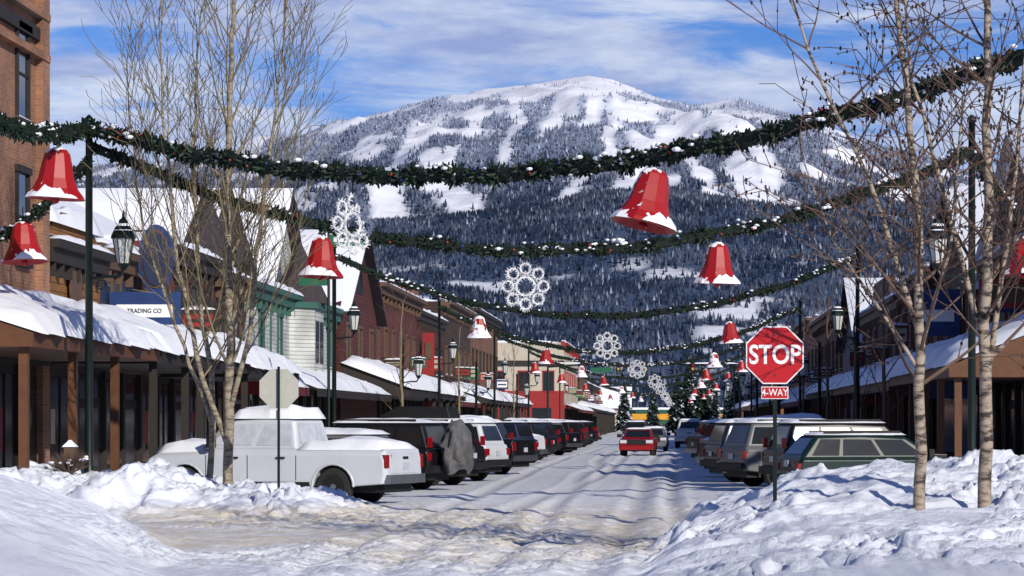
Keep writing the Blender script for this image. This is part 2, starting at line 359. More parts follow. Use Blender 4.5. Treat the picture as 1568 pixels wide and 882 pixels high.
def forest(name,N,y0,y1,hh,seed):
    rs=np.random.RandomState(seed)
    Y=np.sqrt(rs.rand(N)*(y1**2-y0**2)+y0**2); px=rs.rand(N)*1900-170; X=(px-1030)/4356*Y
    Z=mh(X,Y); d=density(X,Y,Z); k=rs.rand(N)<d*.97+.012; X,Y,Z=X[k],Y[k],Z[k]; n=len(X)
    alt=np.clip((Z-250)/480,0,1)*(Y>3600)
    h=hh*(.5+1.0*rs.rand(n)**1.3)*(1-.4*alt); r=h*(.2+.1*rs.rand(n))
    S=5; ang=rs.rand(n)*6.28
    V=np.zeros((n,S+1,3)); V[:,S]=np.stack([X,Y,Z+h],-1)
    for i in range(S):
        a=ang+i*2*np.pi/S; V[:,i]=np.stack([X+r*np.cos(a),Y+r*np.sin(a),Z-.1*h+h*.12*rs.rand(n)],-1)
    patch=fbm(X*.02,Y*.01+Z*.02,71,3)
    fr=np.clip(.03+.62*alt**1.5+.24*(rs.rand(n)-.5)+(patch-.5)*.45,0,1)
    fr=np.where(rs.rand(n)<.06,np.clip(fr+.35,0,1),fr)
    dark=np.stack([.011+.045*alt,.023+.06*alt,.052+.10*alt],-1)  # needles turn paler and bluer with height: aerial haze put into the colour
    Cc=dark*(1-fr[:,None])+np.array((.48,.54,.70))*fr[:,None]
    CV=np.repeat(Cc[:,None,:],S+1,1)*(.5+rs.rand(n,S+1,1))
    base=(np.arange(n)*(S+1))[:,None,None]
    F=np.array([[i,(i+1)%S,S] for i in range(S)])[None]+base
    F=F.reshape(-1,3)
    me=bpy.data.meshes.new(name); me.vertices.add(n*(S+1)); me.vertices.foreach_set('co',V.astype(np.float32).ravel())
    k=len(F); me.loops.add(k*3); me.polygons.add(k); me.polygons.foreach_set('loop_start',np.arange(k)*3); me.loops.foreach_set('vertex_index',F.ravel()); me.update()
    at=me.color_attributes.new('Col','FLOAT_COLOR','POINT'); cc=np.ones((n*(S+1),4),np.float32); cc[:,:3]=CV.reshape(-1,3); at.data.foreach_set('color',cc.ravel())
    me.materials.append(M['conif']); ob=bpy.data.objects.new(name,me); COL.objects.link(ob)
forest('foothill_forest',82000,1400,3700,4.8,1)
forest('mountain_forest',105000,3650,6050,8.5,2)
# ---------------------------------------------------------------- vehicles
def car(name,kind,col,loc,ang,snow=.1,rack=False,frost=False,extra=None):
    P=paint(col); z0=gz(loc[0],loc[1])
    g=G(name,(loc[0],loc[1],max(0,z0*.3)-.02),(0,0,math.radians(ang)))
    Lg,W,H,belt,hood,wr,cab,top={'suv':(4.9,1.95,1.82,1.12,1.08,.38,(-2.38,1.05),(-2.12,.35)),
      'wagon':(4.7,1.82,1.55,.98,.92,.33,(-2.3,1.15),(-1.85,.3)),
      'sedan':(4.7,1.82,1.45,.95,.9,.33,(-1.75,1.15),(-1.0,.3)),
      'van':(5.0,1.98,1.78,1.08,1.0,.35,(-2.45,1.55),(-2.2,.75)),
      'pickup':(5.75,2.0,1.92,1.22,1.18,.41,(-.75,1.6),(-.6,.85))}[kind]
    h=Lg/2; xr,xf=-h+(1.0 if kind!='pickup' else 1.25),h-.95; ar=wr+.08; zb=.34 if kind not in('suv','pickup') else .42
    def arch(cx): return [(cx+ar*math.cos(t),max(zb,wr+ar*math.sin(t))) for t in np.linspace(math.pi,0,11)]
    out=[(-h+.06,zb+.05),(xr-ar,zb)]+arch(xr)[1:-1]+[(xr+ar,zb),(xf-ar,zb)]+arch(xf)[1:-1]+[(xf+ar,zb),(h-.1,zb),(h-.01,zb+.2),(h,.72),(h-.06,hood-.16),(h-.28,hood-.05),(cab[1]-.1,hood),(cab[1]-.35,belt)]
    if kind=='sedan': out+=[(-1.7,belt),(-h+.1,belt-.03)]
    else: out+=[(-h+.06,belt)]
    out+=[(-h,belt-.2),(-h-.01,zb+.25)]
    # body: full outline inboard, pulled-in shoulders on the outer skin
    b=g['body']; n=len(out); vs=[]
    sh=lambda p:(p[0]*(1-.022*max(0,(abs(p[0])-h+.6)/.6)), p[1]-max(0,p[1]-.88)*.36)
    for y,f in((-W/2,sh),(-W/2+.10,lambda p:p),(W/2-.10,lambda p:p),(W/2,sh)):
        for p in out: q=f(p); vs.append((q[0],y,q[1]))
    fs=[tuple(range(n))[::-1],tuple(range(3*n,4*n))]+[(j*n+i,j*n+(i+1)%n,(j+1)*n+(i+1)%n,(j+1)*n+i) for j in range(3) for i in range(n)]
    b.add(vs,fs,P); g.opt['body']=dict(bevel=.035)
    u=g['underbody']; u.box((-h+.15,-W/2+.26,.28),(h-.2,W/2-.26,.85),'black')
    wb,wt=W/2-.10,W/2-.27; zt=H-.02
    c=g['cabin']; g.opt['cabin']=dict(bevel=.09)
    xm=(top[0]+top[1])/2
    def ring(y,inn):
        return [(cab[0],y,belt-.04),(cab[1],y,belt-.04),(top[1],inn,zt-.05),(xm,inn,zt),(top[0],inn,zt-.03)]
    vs=ring(-wb,-wt)+ring(wb,wt)
    c.add(vs,[(0,1,2,3,4),(5,9,8,7,6),(0,5,6,1),(1,6,7,2),(2,7,8,3),(3,8,9,4),(4,9,5,0)],P)
    B=[(cab[0],-wb,belt-.04),(cab[1],-wb,belt-.04),(cab[1],wb,belt-.04),(cab[0],wb,belt-.04)]
    T=[(top[0],-wt,zt-.03),(top[1],-wt,zt-.05),(top[1],wt,zt-.05),(top[0],wt,zt-.03)]
    w=g['windows']; gl='frost' if frost else 'carglass'
    def panel(a,b_,c_,d,u0,u1,v0,v1,m,off=.010,sk=0):
        a,b_,c_,d=map(Vector,(a,b_,c_,d)); n=(b_-a).cross(d-a).normalized()
        def p(s,t): return (a*(1-s)+b_*s)*(1-t)+(d*(1-s)+c_*s)*t+n*off
        w.add([p(u0,v0),p(u1,v0),p(u1-sk,v1),p(u0+sk,v1)],[(0,1,2,3)],m)
    sp={'suv':[(.04,.27),(.30,.58),(.61,.9)],'wagon':[(.07,.27),(.30,.58),(.61,.9)],'sedan':[(.12,.45),(.49,.88)],'van':[(.04,.3),(.33,.58),(.61,.9)],'pickup':[(.06,.44),(.50,.88)]}[kind]
    for a,bb in sp:
        panel(B[0],B[1],T[1],T[0],a,bb,.17,.84,gl); panel(B[2],B[3],T[3],T[2],1-bb,1-a,.17,.84,gl)
    if frost:
        panel(B[0],B[1],T[1],T[0],.10,.30,.17,.52,'carglass',.016,.04); panel(B[0],B[1],T[1],T[0],.56,.78,.17,.46,'carglass',.016,.05)
    panel(B[1],B[2],T[2],T[1],.07,.93,.14,.88,'frost' if frost else 'carglass'); panel(B[3],B[0],T[0],T[3],.1,.9,.22,.86,'frost' if frost else 'carglass')
    wl=g['wheels']
    for cx in(xr,xf):
        for sy in(-1,1):
            m=Matrix.Rotation(math.radians(-90*sy),4,'X')
            o=(cx,sy*(W/2-.14),wr)
            wl.lathe([(wr*.6,-.11),(wr-.03,-.11),(wr,-.07),(wr,.07),(wr-.03,.11),(wr*.66,.115)],o,'tyre',22,m)
            wl.lathe([(wr*.3,.09),(wr*.62,.1),(wr*.66,.119)],o,'black',16,m)
            for k in range(6):
                t=k*2*math.pi/6+.3; d=Vector((math.cos(t),0,math.sin(t)));e=Vector((-math.sin(t),0,math.cos(t)))
                q=Vector(o)+Vector((0,sy*.118,0)); r=wr*.6; a_=.04*r/.25
                wl.add([q+e*a_*.7,q-e*a_*.7,q+d*r-e*a_*1.2,q+d*r+e*a_*1.2],[(0,1,2,3),(3,2,1,0)],'rim')
            wl.lathe([(.02,.121),(.06,.121),(.07,.116)],o,'rim',10,m)
            for i in range(12): # rolled wheel-arch lips
                a0=math.pi*i/12;a1=math.pi*(i+1)/12; wl.tube((cx+ar*math.cos(a0),sy*(W/2-.01),wr+ar*math.sin(a0)),(cx+ar*math.cos(a1),sy*(W/2-.01),wr+ar*math.sin(a1)),.028,.028,P if kind=='pickup' else 'black',6)
    t=g['trim']
    for sy in(-1,1):
        y=sy*W/2
        for dx in ([.0,1.0] if kind!='pickup' else [-.76,.4,1.4]): t.box((dx-.008,y-.01,zb+.12),(dx+.008,y+.004*sy,belt-.14),'black')
        for dx in ([-.85,.2] if kind!='pickup' else [-.5,.62]): t.box((dx,y-.005*sy,belt-.21),(dx+.2,y+.035*sy,belt-.17),'black' if kind in('pickup','suv') else P)
        t.box((xr+ar+.05,y-.01*sy,zb-.04),(xf-ar-.05,y+.02*sy,zb+.09),'black')
        mxp=cab[1]-.42; t.box((mxp,y-.06*sy,belt+.02),(mxp+.12,y+.18*sy,belt+.2 if kind!='pickup' else belt+.28),'black')
        if kind in('suv','van'): lh=(.80,1.30) if R()<.5 else (.80,1.0)
        else: lh=(.70,.86) if kind!='pickup' else (.82,1.10)
        wdt=.14 if lh[1]>1.06 else .26
        t.box((-h-.02 if lh[1]<1.2 else -h-.012,sy*(W/2-wdt),lh[0]),(-h+.10,sy*(W/2-.015),min(lh[1],belt-.12)),'tail')
        if lh[1]>1.2: t.box((-h+.0,sy*(W/2-.21),belt+.02),(-h+.12,sy*(W/2-.13),belt+.28),'tail')
        t.box((h-.25,sy*(W/2-.42),.68),(h+.012,sy*(W/2-.06),.84),'head')
        if rack or kind=='suv': t.box((top[0]+.2,sy*(wt-.06),H-.01),(top[1]-.1,sy*(wt-.1),H+.05),'black')
    t.box((-h-.09,-W/2+.06,zb+.06),(-h+.06,W/2-.06,zb+.25),'chrome' if kind=='pickup' else 'black')
    t.box((h-.06,-W/2+.06,zb-.02),(h+.08,W/2-.06,zb+.2),P if kind!='pickup' else 'chrome')
    t.box((h-.02,-.5,zb+.26),(h+.02,.5,.84),'black')
    t.box((-h-.03,-.16,.78),(-h-.015,.16,.93),'plate')
    if kind=='pickup':
        t.box((-h-.02,-W/2+.3,.70),(-h-.006,W/2-.3,belt-.10),P); t.box((-h-.03,-.14,1.0),(-h-.018,.14,1.06),'black')
    s=g['snow']; g.opt['snow']=dict(smooth=True)
    if snow>0:
        s.snow((top[0]-.06,-wt-.03,H-.05),(top[1]-top[0]+.12,0,0),(0,2*wt+.06,0),snow*1.3+.03,14,9,amp=.7)
        if snow>.09:
            s.snow((cab[1]-.15,-W/2+.08,hood-.02),(h-cab[1]-.05,0,-.05),(0,W-.16,0),snow*1.3,12,8,amp=.6)
            if kind=='pickup': s.snow((-h+.07,-W/2+.06,belt-.03),(h-.82,0,0),(0,W-.12,0),snow*1.2,16,9,amp=.6)
        if frost:
            s.snow((cab[1]-.02,-wb+.02,belt-.03),(top[1]-cab[1]+.03,0,zt-belt),(0,2*wb-.04,0),.12,12,10)
    if extra=='roofbox':
        s2=g['roof_box']; g.opt['roof_box']=dict(bevel=.08); s2.prism([(-1.9,H+.08),(-1.8,H+.4),(-.3,H+.42),(.25,H+.15),(.2,H+.08)],1,-.4,.4,'black')
    if extra=='cover':
        cv=g['covered_bikes']; g.opt['covered_bikes']=dict(smooth=True)
        N=22; vs=[]
        for j in range(13):
            tt=j/12; z=.5+1.3*tt; r=.62*math.sin(math.pi*min(1,.22+.74*tt))**.5
            for i in range(N):
                a=2*math.pi*i/N; q=r*(1+.16*math.sin(5*a+j*.5)+.12*math.sin(9*a-j*1.1)+U(-.08,.08)); vs.append((-h-.38+.34*math.cos(a)*q/.62,q*math.sin(a),z+.08*math.sin(3*a+j)))
        cv.add(vs,[(j*N+i,j*N+(i+1)%N,(j+1)*N+(i+1)%N,(j+1)*N+i) for j in range(12) for i in range(N)]+[tuple(range(12*N,13*N))],M['cloth'])
    return g.done()
M['cloth']=mat('grey_cover',(.085,.085,.09),.7,0,5,.7,1.0)
A=162
WHITE=(.50,.53,.58);BLK=(.006,.006,.008);SIL=(.12,.125,.135);RED=(.22,.006,.008);NAVY=(.008,.012,.032);GRY=(.025,.027,.031);TAN=(.13,.10,.07);GRN=(.004,.018,.017);CHAR=(.012,.011,.012)
car('parked_pickup_truck','pickup',WHITE,(-8.55,62.6),A,.19,frost=True)
car('parked_car','wagon',SIL,(-8.9,69.3),A,.08)
car('parked_suv','suv',BLK,(-8.3,75.0),A,.05,extra='cover',rack=True)
car('parked_suv','suv',BLK,(-7.9,80.5),A,.06,extra='roofbox')
car('parked_suv','suv',WHITE,(-7.6,86.5),A,.08)
spec=[('suv',CHAR),('pickup',BLK),('suv',GRY),('pickup',CHAR),('suv',NAVY),('pickup',WHITE),('suv',BLK),('wagon',GRY),('suv',BLK),('sedan',GRY),('suv',CHAR),('pickup',BLK),('van',SIL),('suv',BLK),('wagon',RED),('suv',GRY),('sedan',BLK),('suv',CHAR),('wagon',NAVY),('suv',BLK),('sedan',SIL)]
y=92
for k,cc in spec:
    nm={'suv':'parked_suv','pickup':'parked_pickup_truck','van':'parked_minivan'}.get(k,'parked_car')
    car(nm,k,cc,(-8.0+U(-.45,.35),y),A+U(-5,5),U(.02,.11)); y+=U(4.6,5.6) if y<140 else U(6,9)
B_=15
car('parked_car','wagon',GRN,(4.9,66),B_,.03,rack=True)
car('parked_suv','suv',BLK,(4.9,73),B_,.04)
car('parked_suv','suv',SIL,(3.9,79),B_+6,.06)
car('parked_suv','suv',NAVY,(3.5,85),B_,.05)
y=92
for k,cc in [('pickup',BLK),('suv',CHAR),('wagon',GRY),('suv',BLK),('suv',NAVY),('pickup',GRY),('suv',WHITE),('sedan',GRY),('suv',CHAR),('van',SIL),('suv',BLK),('wagon',TAN),('suv',WHITE),('suv',GRY)]:
    nm={'suv':'parked_suv','pickup':'parked_pickup_truck','van':'parked_minivan'}.get(k,'parked_car')
    car(nm,k,cc,(3.9+U(-.3,.3),y),B_+U(-4,4),U(.03,.10)); y+=U(5,7) if y<140 else U(7,10)
car('moving_car','sedan',RED,(-1.8,150),-92,.02)
car('moving_car','sedan',SIL,(-1.2,172),-91,.05)
car('moving_pickup_truck','pickup',WHITE,(1.2,195),88,.06)
car('moving_suv','suv',GRY,(-2.8,215),-90,.06)
car('moving_suv','suv',CHAR,(1.8,235),90,.06)
# ---------------------------------------------------------------- buildings
def window(g,n,xf,yc,z0,w,h,trim='tan',rows=True,arch=False):
    a,b=yc-w/2,yc+w/2
    g['windows'].box((xf-.05*n,a,z0),(xf+.025*n,b,z0+h),'glass')
    t=g['window_frames']
    t.box((xf-.02*n,a-.09,z0-.02),(xf+.08*n,a,z0+h),trim); t.box((xf-.02*n,b,z0-.02),(xf+.08*n,b+.09,z0+h),trim)
    t.box((xf-.02*n,a-.14,z0+h),(xf+.12*n,b+.14,z0+h+.16),trim); t.box((xf-.02*n,a-.14,z0-.14),(xf+.14*n,b+.14,z0-.02),trim)
    t.box((xf+.026*n,a,z0+h*.5-.03),(xf+.055*n,b,z0+h*.5+.03),trim)
    g['snow'].snow((xf+.0*n,a-.12,z0-.02),(0,w+.24,0),(.13*n,0,0),.07,6,2)
def endwin(g,xc,y0,z0,w,h,trim):
    g['windows'].box((xc-w/2,y0-.025,z0),(xc+w/2,y0+.05,z0+h),'glass')
    t=g['window_frames']; t.box((xc-w/2-.1,y0-.09,z0+h),(xc+w/2+.1,y0+.02,z0+h+.15),trim); t.box((xc-w/2-.1,y0-.12,z0-.12),(xc+w/2+.1,y0+.02,z0),trim)
    t.box((xc-w/2-.08,y0-.06,z0),(xc-w/2,y0+.02,z0+h),trim); t.box((xc+w/2,y0-.06,z0),(xc+w/2+.08,y0+.02,z0+h),trim)
SG=[('redpaint','ltan'),('bluesign','signwhite'),('signgreen','ltan'),('maroon','ltan'),('darktrim','ltan'),('darktrim','redpaint')]
def building(name,n,xf,y0,y1,h,wall,trim='tan',D=14,win=3,wz=4.9,wh=1.7,win2=None,canopy=None,cornice=.4,endw=0,awn=None,band=None,signs=1):
    """n=+1: facade faces +x (left side of the street)"""
    g=G(name); xb=xf-n*D; g.opt['snow']=dict(smooth=True)
    g['walls'].box((xb,y0,-.3),(xf,y1,h),wall)
    g['roof'].box((xb+.3*n,y0+.3,h),(xf-.3*n,y1-.3,h+.03),'shingle')
    p=g['parapet']
    p.box((xf-.3*n,y0,h+.002),(xf+.05*n,y1,h+.45),trim); p.box((xb,y0+.003,h+.002),(xf-.3*n,y0+.28,h+.3),wall)
    if cornice:
        p.box((xf+.05*n,y0+.01,h-.25),(xf+cornice*.6*n,y1-.01,h+.1),trim); p.box((xf+.05*n,y0+.005,h+.1),(xf+cornice*n,y1-.005,h+.3),trim)
        k=y0+.4; sp_=U(.9,2.4)
        while k<y1-.3: p.box((xf+.001*n,k,h-.6),(xf+cornice*.5*n,k+.16,h-.25),trim); k+=sp_
    s=g['snow']; s.snow((xf-.32*n,y0-.03,h+.44),(0,y1-y0+.06,0),((.36)*n,0,0),.22,int((y1-y0)*1.5)+4,4)
    if cornice: s.snow((xf+.05*n,y0,h+.3),(0,y1-y0,0),((cornice-.03)*n,0,0),.16,int((y1-y0)*1.5)+4,3)
    s.snow((xf-.3*n,y0+.3,h+.03),(0,y1-y0-.6,0),(-(D-.6)*n,0,0),.35,10,10)
    s.snow((xb,y0-.02,h+.3),(D*n-.3*n,0,0),(0,.32,0),.2,16,3)
    W=y1-y0; k=max(2,int(W/2.4)); st=W/k
    g['shopfront_shade_sheet'].box((xf+.002*n,y0+.02,.0),(xf+.012*n,y1-.02,3.14),'darktrim')  # thin dark sheet over the lower wall, painting in the canopy shade
    for i in range(k):
        a=y0+i*st+.22; b=y0+(i+1)*st-.22
        if i%3==1:
            g['door'].box((xf-.04*n,a,0.1),(xf+.03*n,b,2.3),'darktrim'); g['windows'].box((xf,a+.15,.6),(xf+.04*n,b-.15,2.15),'warmglass'); g['windows'].box((xf-.03*n,a,2.42),(xf+.03*n,b,3),'warmglass')
        else:
            g['windows'].box((xf-.03*n,a,.75),(xf+.03*n,b,2.9),'warmglass'); g['window_frames'].box((xf,a-.06,.62),(xf+.1*n,b+.06,.745),trim)
            g['window_frames'].box((xf+.031*n,(a+b)/2-.03,.75),(xf+.06*n,(a+b)/2+.03,2.9),trim)
            if R()<.3: g['posters'].box((xf+.062*n,a+.3,1.1+U(0,.5)),(xf+.07*n,a+.3+U(.3,.7),2.1),random.choice(['ltan','redpaint','signgreen']))
        g['pilasters'].box((xf,y0+i*st-.14+(.15 if i==0 else 0),0),(xf+.14*n,y0+i*st+.14,3.15),'darktrim')
    g['pilasters'].box((xf,y0+.01,3.15),(xf+.2*n,y1-.01,3.5),trim)
    for i in range(win): window(g,n,xf,y0+W*(i+.5)/win,wz,min(1.1,W/win*.5),wh,trim)
    if win2:
        for i in range(win): window(g,n,xf,y0+W*(i+.5)/win,win2,min(1.1,W/win*.5),wh,trim)
    for i in range(endw): endwin(g,xf-n*(1.6+2.6*i),y0,wz,1.1,wh,trim)
    if band: p.box((xf+.002*n,y0+.02,band-.15),(xf+.12*n,y1-.02,band+.15),trim)
    for i in range(signs*max(1,int(W/12))):
        a,b=random.choice(SG); yy=y0+W*(i+U(.25,.75))/max(1,int(W/12)); zz=U(4.5,5.0); ww=U(.7,1.15); hh=U(.45,.9)
        q=g['projecting_sign']; q.box((xf+.15*n,yy,zz),(xf+(.15+ww)*n,yy+.1,zz+hh),a); q.box((xf+.24*n,yy-.006,zz+.14),(xf+(.06+ww)*n,yy,zz+hh-.14),b); q.box((xf+.32*n,yy-.012,zz+hh*.42),(xf+(ww-.02)*n,yy-.006,zz+hh*.58),a); q.tube((xf,yy+.05,zz+hh+.08),(xf+(.2+ww)*n,yy+.05,zz+hh+.08),.025,.025,'black',6)
        s.snow((xf+.15*n,yy-.02,zz+hh),(ww*n,0,0),(0,.14,0),.1,8,2)
        c_=random.choice(['bluesign','redpaint','signgreen','darktrim','ltan']); l=min(W*.4,U(3,5)); q2=g['fascia_sign']; q2.box((xf+.2*n,yy-l/2,3.18),(xf+.26*n,yy+l/2,3.46),c_)
    if canopy:
        w_,zo,zi,fas=canopy; c=g['canopy']
        c.prism([(xf,zi),(xf+n*w_,zo),(xf+n*w_,zo-.28),(xf,zo-.28)],1,y0+.05,y1-.05,fas)
        k=y0+.3
        while k<y1: g['posts'].box((xf+n*(w_-.35),k,0),(xf+n*(w_-.17),k+.18,zo-.28),'post' if y0<58 or n<0 else 'darktrim'); k+=4.6
        if n<0 or y0>80:
            yy=(y0+y1)/2; g['hung_sign'].box((xf+n*(w_-1.5),yy,zo-.75),(xf+n*(w_-.4),yy+.06,zo-.33),random.choice(['ltan','redpaint','bluesign']))
        s.snow((xf+.02*n,y0,zi-.01),(0,y1-y0,0),((w_+.12)*n,0,zo-zi),.42,int((y1-y0)*2.5)+4,10,edge=.16,amp=.6)
    if awn:
        w_,zo,zi,m_=awn
        c=g['awning']; c.prism([(xf+.21*n,zi),(xf+n*w_,zo),(xf+n*w_,zo-.3),(xf+n*(w_-.03),zo-.3),(xf+n*(w_-.03),zo-.05),(xf+.21*n,zi-.08)],1,y0+.4,y1-.4,m_)
        s.snow((xf+.1*n,y0+.4,zi),(0,y1-y0-.8,0),((w_-.1)*n,0,zo-zi),.25,int((y1-y0)*2)+4,6,amp=.7)
    return g
XL=-15.5
g=building('brick_building',1,XL,56,70,12.9,'brickA','darktrim',win=3,wz=5.6,wh=2.1,win2=9.0,canopy=(2.9,3.55,4.5,'post'),band=11.2,signs=0)
for z in (10.6,11.6): g['parapet'].box((XL,56.1,z),(XL+.22,69.9,z+.18),'brickA')
g['parapet'].box((XL,69.2,0),(XL+.18,69.97,13.4),'brickA'); g.done()
g=building('ochre_shop_building',1,XL,70.05,77,6.0,'wood_or','darktrim',win=0,canopy=(2.9,3.5,4.6,'darktrim'),signs=0)
e=g['round_emblem']; m=Matrix.Rotation(math.radians(90),4,'Y')
e.lathe([(.02,.06),(.55,.06),(.6,.02)],(XL+.06,73.4,5.3),'bluesign',24,m); e.lathe([(.6,.0),(.72,.05),(.72,.09),(.6,.1)],(XL+.03,73.4,5.3),'tan',24,m)
g['parapet'].prism([(70.1,6.45),(72,7.1),(75,7.1),(76.9,6.45)],0,XL-.3,XL+.03,'wood_or'); g['snow'].snow((XL-.35,70.3,6.75),(0,6.5,0),(.5,0,0),.5,14,3); g.done()
g=building('blue_shop_building',1,XL,77.05,85,6.2,'blue','tan',win=2,wz=4.5,wh=1.3,canopy=(2.9,3.5,4.5,'darktrim'),signs=0)
bs=g['blade_sign']
def oval(rx,rz,cz): return [(XL+.85+rx*math.cos(t),cz+rz*math.sin(t)) for t in np.linspace(0,2*math.pi,26,endpoint=False)]
bs.prism(oval(.50,.98,6.4),1,80.6,80.8,'bluesign'); bs.prism(oval(.40,.84,6.4),1,80.57,80.6,'tan'); bs.prism(oval(.35,.77,6.4),1,80.53,80.57,'blue')
bs.tube((XL,80.7,7.2),(XL+.9,80.7,7.2),.03,.03,'black',6)
bs.box((XL+.05,78.0,4.45),(XL+2.0,78.12,5.35),'bluesign'); bs.box((XL+.25,77.975,4.65),(XL+1.8,78.0,5.0),'signwhite')
text(g,'shop_lettering','TRADING CO',.17,'blue',(XL+1.02,77.965,4.82),(math.pi/2,0,0),.003,.002,.9); g.done()
building('brown_brick_building',1,XL,85.05,96,6.9,'maroon','darktrim',win=4,wz=4.6,wh=1.5,canopy=(2.9,3.4,4.4,'darktrim'),endw=1).done()
g=building('turreted_building',1,XL,96.05,103,6.6,'dkbrown','tan',win=2,wz=4.5,awn=(2.4,3.0,3.9,'awnred'),signs=0)
for yy,ht in((96.9,9.8),(102.2,10.3)):
    g['turrets'].box((XL-1.2,yy-.75,6.4),(XL+.35,yy+.75,7.4),'dkbrown'); g['turrets'].lathe([(1.15,7.38),(1.1,7.5),(.05,ht)],(XL-.4,yy,0),'shingle',4)
    g['turrets'].tube((XL-.4,yy,ht-.1),(XL-.4,yy,ht+.7),.03,.01,'darktrim')
g.done()
def gable(name,xa,xb,y0,y1,hz,ha,wall,ax=0,trim='darktrim'):
    g=G(name); g.opt['snow']=dict(smooth=True)
    if ax==0:
        ym=(y0+y1)/2; g['walls'].prism([(y0,-.2),(y1,-.2),(y1,hz),(ym,ha-.1),(y0,hz)],0,xa,xb,wall)
        for a in(y0,y1):
            d=.5 if a==y1 else -.5
            g['roof'].prism([(a+d,hz-.5),(ym,ha),(ym,ha+.14),(a+d,hz-.36)],0,min(xa,xb)-.5,max(xa,xb)+.5,'shingle')
            g['snow'].snow((min(xa,xb)-.5,a+d,hz-.35),(abs(xb-xa)+1,0,0),(0,ym-a-d,ha-hz+.52),.3,14,8,pw=.25)
    else:
        xm=(xa+xb)/2; g['walls'].prism([(xa,-.2),(xb,-.2),(xb,hz),(xm,ha-.1),(xa,hz)],1,y0,y1,wall)
        for a in(xa,xb):
            d=.5 if a==max(xa,xb) else -.5
            g['roof'].prism([(a+d,hz-.5),(xm,ha),(xm,ha+.14),(a+d,hz-.36)],1,y0-.5,y1+.5,'shingle')
            g['snow'].snow((a+d,y0-.5,hz-.35),(0,y1-y0+1,0),(xm-a-d,0,ha-hz+.52),.3,30,10,pw=.25)
    return g
gable('snow_roofed_hall',-42,-16.6,78,113,7.0,12.6,'dkbrown',1).done()
gable('snow_roofed_house',-30,-16.4,113.5,125,7,11.4,'white',0).done()
g=building('white_victorian_building',1,XL,103.05,131,6.6,'white','greentrim',win=0,awn=(2.6,3.0,3.9,'darktrim'),endw=1,signs=0)
for yc in (107,112,123,128): window(g,1,XL,yc,4.2,1.1,1.7,'greentrim')
g['bay'].prism([(XL,115),(XL+.9,116),(XL+.9,119),(XL,120)],2,3.6,6.4,'white'); g['bay'].prism([(XL,114.8),(XL+1.05,115.9),(XL+1.05,119.1),(XL,120.2)],2,6.4,6.65,'greentrim')
g['windows'].box((XL+.88,116.3,4.2),(XL+.93,117.3,5.9),'glass'); g['windows'].box((XL+.88,117.7,4.2),(XL+.93,118.7,5.9),'glass'); g['roof'].lathe([(1.3,6.65),(.05,9.2)],(XL+.1,117.5,0),'shingle',8)
for yc in(109.5,125.5): g['trim_boards'].box((XL+.001,yc-.08,3.6),(XL+.06,yc+.08,6.3),'greentrim')
g['trim_boards'].box((XL+.001,103.2,3.75),(XL+.08,130.8,3.9),'greentrim'); g.done()
g=gable('dark_gabled_building',-30,XL+.2,131.1,147,7.2,11.0,'dkred'); 
for i in range(3): window(g,1,XL+.2,134+5*i,4.7,1.2,1.6,'tan')
g['canopy'].prism([(XL+.2,4.5),(XL+3.4,3.3),(XL+3.4,3.0),(XL+.2,3.0)],1,131.2,147,'darktrim'); g['snow'].snow((XL+.2,131,4.5),(0,16,0),(3.3,0,-1.2),.5,30,9,amp=.4)
g['chimney'].box((XL-3,133,8),(XL-2.2,134,11.6),'maroon'); g['windows'].box((XL+.17,137.8,8),(XL+.23,140,9.6),'glass'); g.done()
g=building('maroon_brick_building',1,XL,147.1,172,8.7,'maroon','tan',win=6,wz=4.8,wh=1.9,cornice=.7,canopy=(3,3.3,4.3,'darktrim'),endw=2)
g['parapet'].box((XL-13,147.12,8.9),(XL+.06,147.3,9.3),'tan'); g.done()
g=building('red_shop_building',1,XL,172.1,192,8.2,'dkred','darktrim',win=5,wz=4.8,awn=(2.6,3,3.8,'awnred')); g['blade_sign'].box((XL+.2,174,4.6),(XL+.9,174.2,7.2),'redpaint'); g['blade_sign'].box((XL+.35,173.94,5.6),(XL+.75,174,6.6),'tan'); g.done()
g=building('dark_brown_building',1,XL,192.1,218,9.6,'dkbrown','tan',win=6,wz=5.0,wh=1.8,canopy=(3,3.3,4.2,'darktrim'),cornice=.7); g['parapet'].box((XL-9,192.12,9.6),(XL-2,196,11),'orange'); g.done()
building('orange_brick_building',1,XL,218.1,252,10.2,'orange','darktrim',win=8,wz=5.3,wh=2,canopy=(3,3.3,4,'darktrim'),cornice=.6,endw=1).done()
g=building('red_and_cream_building',1,-11.5,300,345,9.8,'cream','redpaint',win=8,wz=5.0,wh=2,awn=(2,3,3.6,'awnred'),endw=3,D=18)
g['walls'].box((-29.4,299.95,0),(-11.45,300,5.0),'redpaint'); g['window_frames'].box((-29.4,299.9,7.6),(-11.45,299.95,8.2),'darktrim')
for i in range(5): g['windows'].box((-28+3.3*i,299.9,1.2),(-26+3.3*i,299.95,3.2),'glass')
g.done()
building('brown_shop_building',1,-12,350,400,8,'brickD','tan',win=8,canopy=(3,3.2,4,'darktrim')).done()
building('ochre_store_building',1,-12.5,402,480,7,'orange','darktrim',win=8,canopy=(3,3.2,4,'darktrim')).done()
XR=10
g=building('log_shop_building',-1,XR,72,92,6.6,'log','post',win=4,wz=4.4,wh=1.5,canopy=(3,3.2,4.4,'post'),endw=2,cornice=.3,signs=2)
g['gable'].prism([(74,7.05),(90,7.05),(82,10)],0,XR+.3,XR-.05,'log'); g['snow'].snow((XR-.4,73.4,6.9),(0,8.8,3.3),(2.2,0,0),.35,14,5); g['snow'].snow((XR-.4,90.6,6.9),(0,-8.8,3.3),(2.2,0,0),.35,14,5)
